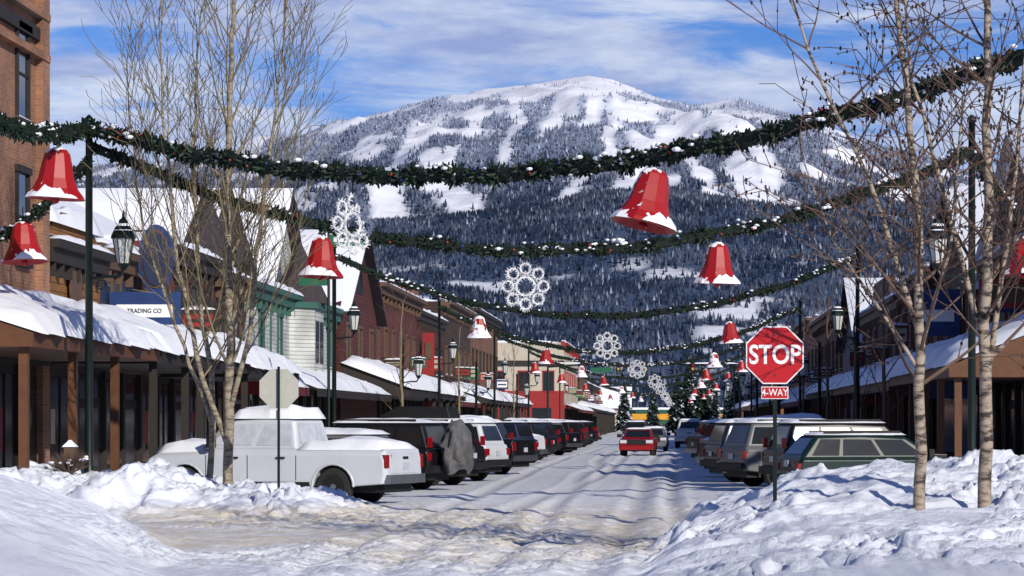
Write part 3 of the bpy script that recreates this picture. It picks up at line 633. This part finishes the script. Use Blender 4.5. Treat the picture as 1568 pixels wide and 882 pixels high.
g['hanging_sign'].box((XR-1.6,78,4.9),(XR-.2,78.12,5.7),'redpaint'); g['hanging_sign'].box((XR-1.45,77.95,5.05),(XR-.35,78,5.55),'tan'); g.done()
g=gable('timber_gabled_building',XR,24,92.1,108,6.4,9.8,'log')
g['canopy'].prism([(XR,4.2),(XR-3,3.1),(XR-3,2.8),(XR,2.8)],1,92.2,108,'post'); g['snow'].snow((XR,92,4.2),(0,16,0),(-3.1,0,-1.1),.45,30,9)
for i in range(4): window(g,-1,XR,94+4*i,4.6,1.2,1.5,'post')
g['storefront'].box((XR-.04,93,.6),(XR+.02,107,2.7),'warmglass'); g['posts'].box((XR-2.8,95,0),(XR-2.55,95.25,2.9),'post'); g['posts'].box((XR-2.8,101,0),(XR-2.55,101.25,2.9),'post'); g['blue_sign'].box((XR-1.7,97,4.7),(XR-.2,97.1,6.3),'bluesign'); g['blue_sign'].box((XR-1.5,96.97,5.2),(XR-.4,97,5.6),'signwhite'); g.done()
building('red_timber_building',-1,XR,108.1,124,7.4,'maroon','post',win=4,wz=4.7,canopy=(3,3.2,4.2,'post'),endw=1,signs=2).done()
g=building('brown_brick_building',-1,XR,124.1,150,7.0,'brickD','tan',win=6,wz=4.6,canopy=(3,3.2,4,'darktrim')); g['parapet'].prism([(130,7.4),(144,7.4),(141,8.6),(133,8.6)],0,XR,XR+.4,'tan'); g.done()
gable('snow_gabled_shop',XR,24,150.2,166,6.3,9.6,'blue').done()
building('orange_brick_building',-1,XR,166.1,200,8.2,'orange','tan',win=8,wz=4.9,awn=(2.6,3,3.8,'awnred'),cornice=.6).done()
building('tan_brick_building',-1,XR,200.1,255,8.8,'brickA','tan',win=10,wz=5,canopy=(3,3.2,4,'darktrim'),cornice=.6).done()
building('ochre_building',-1,XR,295,345,8,'wood_or','tan',win=8,canopy=(3,3.2,4,'darktrim'),endw=2).done()
building('brown_building',-1,XR+1,348,420,7,'dkbrown','tan',win=8,canopy=(3,3.2,4,'darktrim')).done()
# train at the end of the street
g=G('freight_train')
for i,(a,b) in enumerate([(-24,-4),(-3,16),(17,36),(37,56)]):
    z=.9; c=g['wagon_%d'%(i+1)]; c.box((a,540,z+.3),(b,543,z+1.2),'tgreen'); c.box((a,539.98,z+1.2),(b,543.02,z+2.3),'yel'); c.box((a,540,z+2.3),(b,543,z+3.1),'tgreen'); c.box((a+.2,540.2,z+3.1),(b-.2,542.8,z+3.5),'snowfar')
    for w in(a+2,a+4,b-4,b-2): c.lathe([(.5,-.1),(.5,.1)],(w,540,.8),'black',12,Matrix.Rotation(math.radians(90),4,'X'))
    c.box((a+1,540,.85),(b-1,543,1.2),'black')
    for k in range(5): c.box((a+2+k*3.4,539.95,z+2.4),(a+3.4+k*3.4,539.99,z+2.95),'glass')
g.done()
g=gable('railway_depot',-34,-8,520,530,4.5,8,'cream',0); g.done()
# ---------------------------------------------------------------- conifers
def conifer(name,x,y,h,seed):
    rs=random.Random(seed); mb=MB(); mb.tube((0,0,-.3),(0,0,h*.95),h*.018,.02,'twigR',6)
    V=[];F=[];Cc=[]
    n=int(60*h)
    for i in range(n):
        t=(i/n)**.8; z=h*(.06+.92*t); r=(1-t)**.85*h*.2*(.75+.5*rs.random())+.1; a=rs.random()*6.28
        d=Vector((math.cos(a),math.sin(a),0)); s=Vector((-d.y,d.x,0))*(r*.22+.08)
        p0=Vector((0,0,z)); p1=p0+d*r-Vector((0,0,r*.35)); pm=p0+d*r*.6-Vector((0,0,r*.1))
        o=len(V); V+= [p0,pm+s,p1,pm-s]; F.append((o,o+1,o+2,o+3)); 
        sn=rs.random(); c=(.55,.6,.68) if sn<.15 else (.012+.02*rs.random(),.028+.03*rs.random(),.025+.02*rs.random())
        Cc+=[c]*4
    me=bpy.data.meshes.new('foliage'); me.from_pydata([tuple(v) for v in V],[],F); at=me.color_attributes.new('Col','FLOAT_COLOR','POINT')
    at.data.foreach_set('color',np.array([(*c,1) for c in Cc],np.float32).ravel()); me.materials.append(M['conif'])
    e=bpy.data.objects.new(name,None); COL.objects.link(e); e.location=(x,y,0)
    f=bpy.data.objects.new('foliage',me); COL.objects.link(f); f.parent=e; mb.obj('trunk',e)
for i,(x,y,h) in enumerate([(.8,430,10),(2.6,434,12.5),(4.4,428,11),(6,436,9),(13,380,9),(15,400,8),(-8,470,9),(9,460,8),(17,440,10),(-3.5,500,8),(7.4,330,8),(8,345,7)]): conifer('pine_tree',x,y,h,i)
# ---------------------------------------------------------------- bare trees
def grow(mb,p,d,l,r,lvl,rs,mt,tw,up,buds,spread,maxl):
    n=max(3,int(l/.28)) if lvl<2 else max(2,int(l/.26))
    st=l/n; dd=d.copy()
    for i in range(n):
        dd=(dd+Vector((rs.uniform(-1,1),rs.uniform(-1,1),rs.uniform(-.6,.8)))*(.11 if lvl<2 else .17)+Vector((0,0,up))).normalized()
        q=p+dd*st; r0=r*(1-.8*i/n); r1=r*(1-.8*(i+1)/n)
        mb.tube(p,q,max(r0,.0066),max(r1,.0058),mt if r0>.03 else tw,5 if lvl<2 else 3)
        p=q
        if lvl<maxl and i>=(1 if lvl>0 else 0):
            k=rs.choice([1,1,2]) if lvl<2 else rs.choice([0,1,1])
            for _ in range(k):
                a=rs.uniform(0,6.28); o=dd.orthogonal().normalized(); o=(Matrix.Rotation(a,3,dd)@o)
                sp=spread*.85; nd=(dd*math.cos(sp)+o*math.sin(sp)).normalized()
                grow(mb,p.copy(),nd,l*rs.uniform(.32,.6)*(1-.4*i/n),max(r1*.55,.006),lvl+1,rs,mt,tw,up,buds,spread,maxl)
        if buds and lvl>=2 and rs.random()<buds: mb.blob(q,.015+.009*rs.random(),'bud',4,1.3)
def stem(mb,pts,radii,m,n=9):
    for a,b,r0,r1 in zip(pts[:-1],pts[1:],radii[:-1],radii[1:]): mb.tube(a,b,r0,r1,m,n)
def bare_tree(name,x,y,stems,mt,tw,seed,up,buds,spread,bl,b0,maxl=3,density=1.0):
    rs=random.Random(seed); z=gz(x,y)-.15; g=G(name,(x,y,z)); g.opt['trunk']=dict(smooth=True)
    tr=g['trunk']; br=g['branches']
    for pts,r0,r1 in stems:
        P=[Vector(pts[0])]; 
        for a,b in zip(pts[:-1],pts[1:]):
            a=Vector(a);b=Vector(b);k=max(1,int((b-a).length/.42))
            for i in range(1,k+1):
                P.append(a.lerp(b,i/k)+Vector((rs.uniform(-1,1),rs.uniform(-1,1),0))*.03)
        N=len(P); rad=[r0+(r1-r0)*(i/(N-1)) for i in range(N)]; stem(tr,P,rad,mt)
        for i in range(1,N):
            if P[i].z>b0:
                for _ in range(rs.choice([1,1,2]) if rs.random()<density else 0):
                    a=rs.uniform(0,6.28); sp=spread*rs.uniform(.75,1.25)
                    nd=Vector((math.cos(a)*math.sin(sp),math.sin(a)*math.sin(sp),math.cos(sp)))
                    grow(br,P[i].copy(),nd,bl*rs.uniform(.6,1.15)*(1-.4*i/N),max(rad[i]*.42,.014),1,rs,mt,tw,up,buds,spread,maxl)
    return g.done()
bare_tree('bare_aspen_tree',-8.85,56.6,[([(0,0,0),(.05,0,2.5),(-.05,.1,6),(.1,0,9.5),(.1,0,12.5)],.105,.022),
   ([(.02,0,.9),(-.5,.1,2.3),(-1.0,0,4.5),(-1.3,.1,7.5),(-1.35,0,10)],.06,.013),
   ([(.03,0,1.6),(.45,-.2,3.2),(.75,-.2,6),(1.1,-.2,8.5),(1.2,0,10.5)],.055,.013)],'barkL','twigL',3,.11,0,.70,3.2,2.2,3,1)
bare_tree('bare_aspen_tree',-9.35,57.4,[([(0,0,0),(.08,0,1.8),(-.2,.1,3.6),(-.35,.1,6.5),(-.2,0,9.5)],.07,.014),([(.05,0,1.2),(-.7,.2,3.2),(-1.4,.2,5.2),(-1.7,.2,8)],.045,.012)],'barkL','twigL',5,.11,0,.68,2.9,2.0,3,.95)
bare_tree('bare_birch_tree',3.12,36,[([(0,0,0),(.02,0,3),(-.1,.1,5),(-.3,0,7),(-.35,0,9)],.08,.02),
   ([(0,0,2.4),(-.45,.2,3.9),(-1.2,.2,5.6),(-1.9,.1,7.2)],.04,.01),([(0,0,1.9),(-.5,.1,2.7),(-1.1,.1,3.6),(-1.5,.1,4.6)],.028,.008),([(0,0,2.1),(.4,.1,3.4),(.6,.1,5.4)],.03,.01)],'barkR','twigR',11,.02,.55,.95,2.5,1.5,3,1)
bare_tree('bare_birch_tree',3.97,36.2,[([(0,0,0),(0,0,2),(.05,0,4.5),(.0,0,7),(.1,0,9)],.092,.025),
   ([(0,0,1.7),(.3,.1,3.5),(.55,.1,6)],.045,.012),([(0,0,2.2),(-.4,.1,3.8),(-.9,.1,5.6),(-1.1,.1,7.5)],.04,.01)],'barkR','twigR',17,.02,.55,.95,2.3,1.5,3,1)
for i,(x,y) in enumerate([(-11.3,118),(-11.3,150),(-11.5,205),(6.2,84),(6.4,100),(6.4,118),(6.4,140),(6.3,175),(6.3,215)]):
    bare_tree('bare_street_tree',x,y,[([(0,0,0),(.05,0,2.5),(0,.1,5),(.1,0,6.8)],.09,.02)],'twigL' if i<3 else 'twigR','twigR',30+i,.04,0,.75,2.4,1.6,2,1)
# ---------------------------------------------------------------- street lamps
def lamp(x,y,n,h=7.9,arm=True,lz=5.85):
    g=G('street_lamp',(x,y,0)); p=g['pole']; g.opt['pole']=dict(smooth=True)
    p.lathe([(.2,0),(.2,.5),(.13,.6),(.1,.9),(.085,1.0),(.07,h),(.1,h),(.1,h+.06),(.02,h+.15)],(0,0,0),'pole',12)
    a=g['arm']
    if arm:
        pts=[Vector((n*.0,0,lz-1.15)),Vector((n*.35,0,lz-1.1)),Vector((n*.62,0,lz-1.1)),Vector((n*.7,0,lz-.95))]
        for q,w in zip(pts[:-1],pts[1:]): a.tube(q,w,.03,.03,'pole',8)
        for t in np.linspace(0,5,14): 
            r=.16*(1-t/7); q0=Vector((n*(.25+r*math.cos(t)),0,lz-1.3+r*math.sin(t))); t2=t+.36; r2=.16*(1-t2/7); a.tube(q0,(n*(.25+r2*math.cos(t2)),0,lz-1.3+r2*math.sin(t2)),.016,.016,'pole',5)
        o=(n*.7,0,lz-.95)
    l=g['lantern']
    l.lathe([(.05,-.02),(.1,.05),(.13,.12)],o,'pole',8); l.lathe([(.125,.12),(.21,.62)],o,'lantern',8)
    l.lathe([(.26,.62),(.25,.68),(.17,.85),(.1,.93),(.09,1.0),(.03,1.05),(.03,1.12),(.005,1.2)],o,'pole',8)
    for k in range(8):
        t=2*math.pi*(k+.5)/8; c,s=math.cos(t),math.sin(t); l.tube((o[0]+.13*c,o[1]+.13*s,o[2]+.12),(o[0]+.22*c,o[1]+.22*s,o[2]+.62),.012,.012,'pole',4)
    g['snow'].lathe([(.22,.72),(.2,.79),(.12,.92),(.03,.97)],o,'snow',8)
    return g.done()
YS=[58,100,145,190,235,300,360,420]
for y in YS: lamp(-11.9,y,1); lamp(6.1 if y<60 else 6.5,y,-1)
lamp(6.6,42,-1)
for y in (122,168,212): lamp(-11.6,y,1,5.2,lz=4.6); lamp(6.3,y,-1,5.2,lz=4.6)
# ---------------------------------------------------------------- garlands
def garland(P0,P1,sag,r=.17,dens=95,snow=7,seed=0,skew=.5):
    rs=random.Random(seed); P0=Vector(P0);P1=Vector(P1); Ln=(P1-P0).length; mb=MB()
    def at(t): 
        q=P0.lerp(P1,t); q.z-=sag*4*t*(1-t)+ .03*math.sin(t*Ln*2.2+seed); return q
    N=int(Ln*2)
    for i in range(N): mb.tube(at(i/N),at((i+1)/N),r*.55,r*.55,'needle2',6)
    dirn=(P1-P0).normalized()
    for i in range(int(Ln*dens)):
        t=rs.random(); c=at(t); a=rs.uniform(0,6.28)
        o=dirn.orthogonal().normalized(); o=Matrix.Rotation(a,3,dirn)@o
        cl=.8+.35*math.sin(t*Ln*9+seed)*math.sin(t*Ln*3.1)
        d=(o+dirn*rs.uniform(-.9,.9)).normalized(); l=r*rs.uniform(.7,1.2)*cl
        mb.tube(c+o*r*.2,c+d*l,r*.2,r*.07,'needle' if rs.random()<.5 else 'needle2',3)
    for i in range(int(Ln*snow)):
        t=rs.random(); c=at(t)
        if rs.random()<.15 or math.sin(t*Ln*1.3+seed)+math.sin(t*Ln*.37+2*seed)>.5:
            q=c+Vector((rs.uniform(-.6,.6)*r,-rs.uniform(.1,.9)*r,rs.uniform(-.25,.95)*r)); mb.blob(q,r*rs.uniform(.12,.42),'snow',5,.5)
    for i in range(int(Ln*1.3)):
        t=rs.random(); c=at(t)+Vector((0,-r*.95,rs.uniform(-.6,.6)*r)); mb.blob(c,.022,'bulbr' if rs.random()<.6 else 'bulbb',5,1)
    mb.obj('garland'); return at
def bell(x,y,ztop,s=1.0,tilt=0,rz=0,m='bell'):
    g=G('christmas_bell',(x,y,ztop),(math.radians(U(-4,4)),math.radians(tilt),math.radians(rz)),s)
    b=g['bell']; b.lathe([(.03,-.06),(.16,-.09),(.22,-.16),(.27,-.35),(.32,-.6),(.40,-.78),(.50,-.9),(.53,-.96),(.49,-.97),(.36,-.85)],(0,0,0),m,10)
    b.tube((0,0,.25),(0,0,-.07),.012,.012,'black',5); b.blob((0,0,-.97),.08,'bell',8,1)
    b.tube((-.06,0,.0),(.06,0,.0),.02,.02,'black',5)
    s_=g['snow']; g.opt['snow']=dict(smooth=True)
    a0=U(3.3,4.6); n=30; vs=[]; span=U(1.5,2.4); sd=U(0,40)
    for i in range(n+1):
        a=a0+span*i/n; e=max(0.0,math.sin(math.pi*i/n))**.5; up=e*(.02+.34*float(fbm(i*.22+sd,sd,3,3)))
        for f,off in ((0,0),(.5,.03),(1,.012)):
            zt=-.95+up*f; r=.53-(zt+.95)*.75+off*e
            vs.append((r*math.cos(a),r*math.sin(a),zt))
    s_.add(vs,[(i*3+j,(i+1)*3+j,(i+1)*3+j+1,i*3+j+1) for i in range(n) for j in range(2)],'snow')
    s_.blob((0,0,-.09),.12,'snow',8,.4)
    return g.done()
def flake(x,y,z,s=1.0,rz=0):
    g=G('snowflake_ornament',(x,y,z),(0,0,math.radians(rz)),s); b=g['tinsel']
    def ring(c,r,t,n=12):
        for i in range(n):
            a0=2*math.pi*i/n;a1=2*math.pi*(i+1)/n
            b.tube((c[0]+r*math.cos(a0),0,c[1]+r*math.sin(a0)),(c[0]+r*math.cos(a1),0,c[1]+r*math.sin(a1)),t*.7,t*.7,'flake',5)
            for _ in range(9):
                a=U(a0,a1); p=Vector((c[0]+r*math.cos(a),0,c[1]+r*math.sin(a))); b.tube(p,p+Vector((U(-1,1),U(-1,1),U(-1,1))).normalized()*t*2.6,t*.3,.003,'flake',3)
    ring((0,0),.2,.035,16)
    for k in range(8):
        a=2*math.pi*k/8; ring((.38*math.cos(a),.38*math.sin(a)),.115,.03,10)
    b.tube((0,0,.5),(0,0,.8),.01,.01,'black',4)
    return g.done()
a1=garland((-11.9,58,7.8),(6.6,42,7.75),1.6,.22,280,13,1)
a2=garland((-11.9,58,7.45),(6.1,58,7.3),2.1,.185,280,11,2)
garland((-11.9,58,7.75),(-12.4,42,7.9),.7,.21,240,12,3)
garland((-11.9,58,7.1),(-15.4,60,5.1),.3,.17,220,10,4)
a0=a1(.63); bell(a0.x-.02,a0.y,a0.z-.17,1.1,14,20)
bell(-12.1,56,7.25,1.12,3,5)
bell(-13.45,58.9,6.0,.95,-3)
bell(-7.15,58,5.62,.92,2,10)
bell(.93,58,5.5,.93,0,30,'bell')
flake(-3.0,58,4.55,.95); flake(-5.94,52.8,5.45,1.08,55)
for i,y in enumerate(YS[1:]):
    garland((-11.9,y,7.6),(6.5,y,7.6),2.1+.2*(i%2),.2,150 if i<2 else 60,10 if i<3 else 5,10+i)
    fl=[-2.3,-1.8,-1.2,-1,-.8,-.6,-.5][i]
    flake(fl,y,4.45,.95,U(-20,20))
    for bx in (-6.8+i*.35,2.0+.1*i): bell(bx,y,5.35+(.2 if bx<0 else 0),.85,U(-6,6),U(0,40),'bellw' if (i+(bx>0))%2==0 else 'bell')
    if i>1: bell(-9.2,y,5.8,.85,0,0,'bell')
    if i>1: bell(4.6,y,5.9,.85,0,0,'bell')
garland((6.1,58,7.3),(10.2,72,6.2),.6,.18,150,9,40); bell(7.9,64,6.0,.95)
# ---------------------------------------------------------------- signs
def octo(r): return [(r*math.cos(math.pi/8+i*math.pi/4),r*math.sin(math.pi/8+i*math.pi/4)) for i in range(8)]
rr=.375/math.cos(math.pi/8)
def stop_sign(x,y,zc,rz,zg,pw=.026,plaque=True):
    g=G('stop_sign',(x,y,0),(0,0,math.radians(rz)))
    g['post'].box((-pw,.012,zg-.3),(pw,.055,zc+.42),'pole')
    g['plate_back'].prism([(a,b+zc) for a,b in octo(rr)],1,.0,.01,'signback')
    g['white_border'].prism([(a,b+zc) for a,b in octo(rr)],1,-.004,-.0005,'signwhite')
    g['red_face'].prism([(a,b+zc) for a,b in octo(rr*.955)],1,-.008,-.0045,'signred')
    text(g,'stop_lettering','STOP',.345,'signwhite',(0,-.013,zc-.005),(math.pi/2,0,0),.002,.007,.82)
    g['bolts'].box((-.012,-.016,zc+.25),(.012,-.008,zc+.275),'steel'); g['bolts'].box((-.012,-.016,zc-.275),(.012,-.008,zc-.25),'steel')
    g['plaque'].box((-.175,-.004,zc-.57),(.175,.01,zc-.41),'signwhite'); g['plaque_face'].box((-.165,-.008,zc-.56),(.165,-.0045,zc-.42),'signred')
    text(g,'four_way_lettering','4-WAY',.13,'signwhite',(0,-.011,zc-.49),(math.pi/2,0,0),.0015,.001,.84)
    return g.done()
stop_sign(1.33,37,2.66,-3,gz(1.33,37))
stop_sign(-7.5,54.2,2.42,176,gz(-7.5,54.2),.022)
g=G('street_name_sign',(-10.4,86,0)); g['post'].tube((0,0,0),(0,0,7.9),.05,.04,'pole',8)
g['blades'].box((.02,-.02,7.1),(1.1,.02,7.45),'signgreen'); g['blades'].box((-.02,.02,6.6),(.02,1.1,6.95),'signgreen'); g['blades'].box((-.9,-.02,5.9),(.0,.02,6.2),'signgreen'); g['blades'].box((.15,-.026,7.22),(.95,-.02,7.33),'signwhite')
g.done()
for x,xa in((6.2,-2.5),(-11.5,-5)):
    g=G('traffic_signal',(x,262,0)); g['pole'].tube((0,0,0),(0,0,7),.12,.09,'pole',8); g['arm'].tube((0,0,6.8),(xa-x,0,7.2),.08,.05,'pole',8)
    for k in(xa-x,(xa-x)*.5):
        g['signal_heads'].box((k-.2,-.2,6.1),(k+.2,.1,7.2),'black')
        for j,mm in enumerate(['tail','yel','signgreen']): g['signal_heads'].lathe([(.12,0),(.12,.12)],(k,-.22,6.95-.33*j),mm,10,Matrix.Rotation(math.radians(90),4,'X'))
    g['street_name_blade'].box((xa-x-2.6 if x<0 else 1.0,-.25,6.3),(xa-x-.6 if x<0 else 2.6,-.2,6.75),'signgreen'); g['snow'].snow((min(0,xa-x),-.08,7.1),(abs(xa-x),0,0),(0,.16,0),.1,12,2); g.done()
mb=MB(); rs=random.Random(4)
for i in range(240):
    a=rs.uniform(0,6.28); d=Vector((math.cos(a)*rs.uniform(.3,1),math.sin(a)*rs.uniform(.3,1),rs.uniform(.3,.9))).normalized()*rs.uniform(.3,.6); p=Vector((-12.1,57,.75)); mb.tube(p,p+d,.012,.004,'twigR',3)
for i in range(14): mb.blob((-12.1+rs.uniform(-.4,.4),57-rs.uniform(0,.3),.95+rs.uniform(-.1,.15)),.05,'snow',6,.5)
mb.obj('bare_shrub')
g=G('path_light',(-12.2,57.6,0)); g['post'].box((-.06,-.06,.3),(.06,.06,1.0),'tan'); g['head'].box((-.11,-.11,1.0),(.11,.11,1.28),'tan'); g['cap'].lathe([(.2,1.28),(.03,1.42)],(0,0,0),'snow',4); g.done()
# ---------------------------------------------------------------- world, sun, camera
EL,AZ=math.radians(24),math.radians(34)      # sun behind and to the right
sd=Vector((math.sin(AZ)*math.cos(EL),-math.cos(AZ)*math.cos(EL),math.sin(EL)))
w=bpy.data.worlds.new('World'); scene.world=w; w.use_nodes=True; nt=w.node_tree; nt.nodes.clear()
out=nt.nodes.new('ShaderNodeOutputWorld'); bg=nt.nodes.new('ShaderNodeBackground'); sky=nt.nodes.new('ShaderNodeTexSky'); sky.sky_type='NISHITA'; sky.sun_disc=False
sky.sun_elevation=EL; sky.sun_rotation=math.atan2(sd.x,sd.y); sky.air_density=1.0; sky.dust_density=.2; sky.ozone_density=4; sky.altitude=900
mu=nt.nodes.new('ShaderNodeMix'); mu.data_type='RGBA'; mu.blend_type='MULTIPLY'; mu.inputs[0].default_value=1; mu.inputs[7].default_value=(.52,.80,1.38,1)
L(nt,sky.outputs[0],mu.inputs[6]); L(nt,mu.outputs[2],bg.inputs[0]); bg.inputs[1].default_value=.07
tc=nt.nodes.new('ShaderNodeTexCoord'); mp=nt.nodes.new('ShaderNodeMapping'); mp.inputs['Scale'].default_value=(6,6,26); mp.inputs['Location'].default_value=(3.1,1.2,.6)
L(nt,tc.outputs['Generated'],mp.inputs[0]); n1=nt.nodes.new('ShaderNodeTexNoise'); n1.inputs['Scale'].default_value=1.5; n1.inputs['Detail'].default_value=9; n1.inputs['Roughness'].default_value=.62; n1.inputs['Distortion'].default_value=.6
L(nt,mp.outputs[0],n1.inputs['Vector'])
r=nt.nodes.new('ShaderNodeMapRange'); r.interpolation_type='SMOOTHSTEP'; r.inputs[1].default_value=.36; r.inputs[2].default_value=.57; r.inputs[4].default_value=.95; L(nt,n1.outputs['Fac'],r.inputs[0])
sp=nt.nodes.new('ShaderNodeSeparateXYZ'); L(nt,tc.outputs['Generated'],sp.inputs[0])
rz=nt.nodes.new('ShaderNodeMapRange'); rz.inputs[1].default_value=.17; rz.inputs[2].default_value=.32; rz.inputs[3].default_value=1; rz.inputs[4].default_value=.08; L(nt,sp.outputs[2],rz.inputs[0])
mm=nt.nodes.new('ShaderNodeMath'); mm.operation='MULTIPLY'; L(nt,r.outputs[0],mm.inputs[0]); L(nt,rz.outputs[0],mm.inputs[1])
bg2=nt.nodes.new('ShaderNodeBackground'); n2=nt.nodes.new('ShaderNodeTexNoise'); n2.inputs['Scale'].default_value=2.8; n2.inputs['Detail'].default_value=8; n2.inputs['Roughness'].default_value=.6; L(nt,mp.outputs[0],n2.inputs['Vector'])
cr=nt.nodes.new('ShaderNodeValToRGB'); cr.color_ramp.elements[0].position=.36; cr.color_ramp.elements[0].color=(.34,.43,.74,1); cr.color_ramp.elements[1].position=.62; cr.color_ramp.elements[1].color=(.70,.78,.97,1)
L(nt,n2.outputs['Fac'],cr.inputs[0]); L(nt,cr.outputs[0],bg2.inputs[0]); bg2.inputs[1].default_value=.92
ms=nt.nodes.new('ShaderNodeMixShader'); L(nt,mm.outputs[0],ms.inputs[0]); L(nt,bg.outputs[0],ms.inputs[1]); L(nt,bg2.outputs[0],ms.inputs[2]); L(nt,ms.outputs[0],out.inputs[0])
sl=bpy.data.lights.new('sun','SUN'); sl.energy=4.7; sl.angle=math.radians(.5); sl.color=(1,.92,.80); so=bpy.data.objects.new('sun',sl); COL.objects.link(so)
so.rotation_euler=sd.to_track_quat('Z','Y').to_euler()
cam=bpy.data.cameras.new('camera'); co=bpy.data.objects.new('camera',cam); COL.objects.link(co); co.location=(0,0,1.8); co.rotation_euler=(math.pi/2,0,0)
cam.sensor_width=36; cam.lens=100; cam.shift_x=-246/1568; cam.shift_y=204/1568; cam.clip_start=.5; cam.clip_end=30000
scene.camera=co
scene.view_settings.view_transform='Standard'; scene.view_settings.look='None'; scene.view_settings.exposure=0
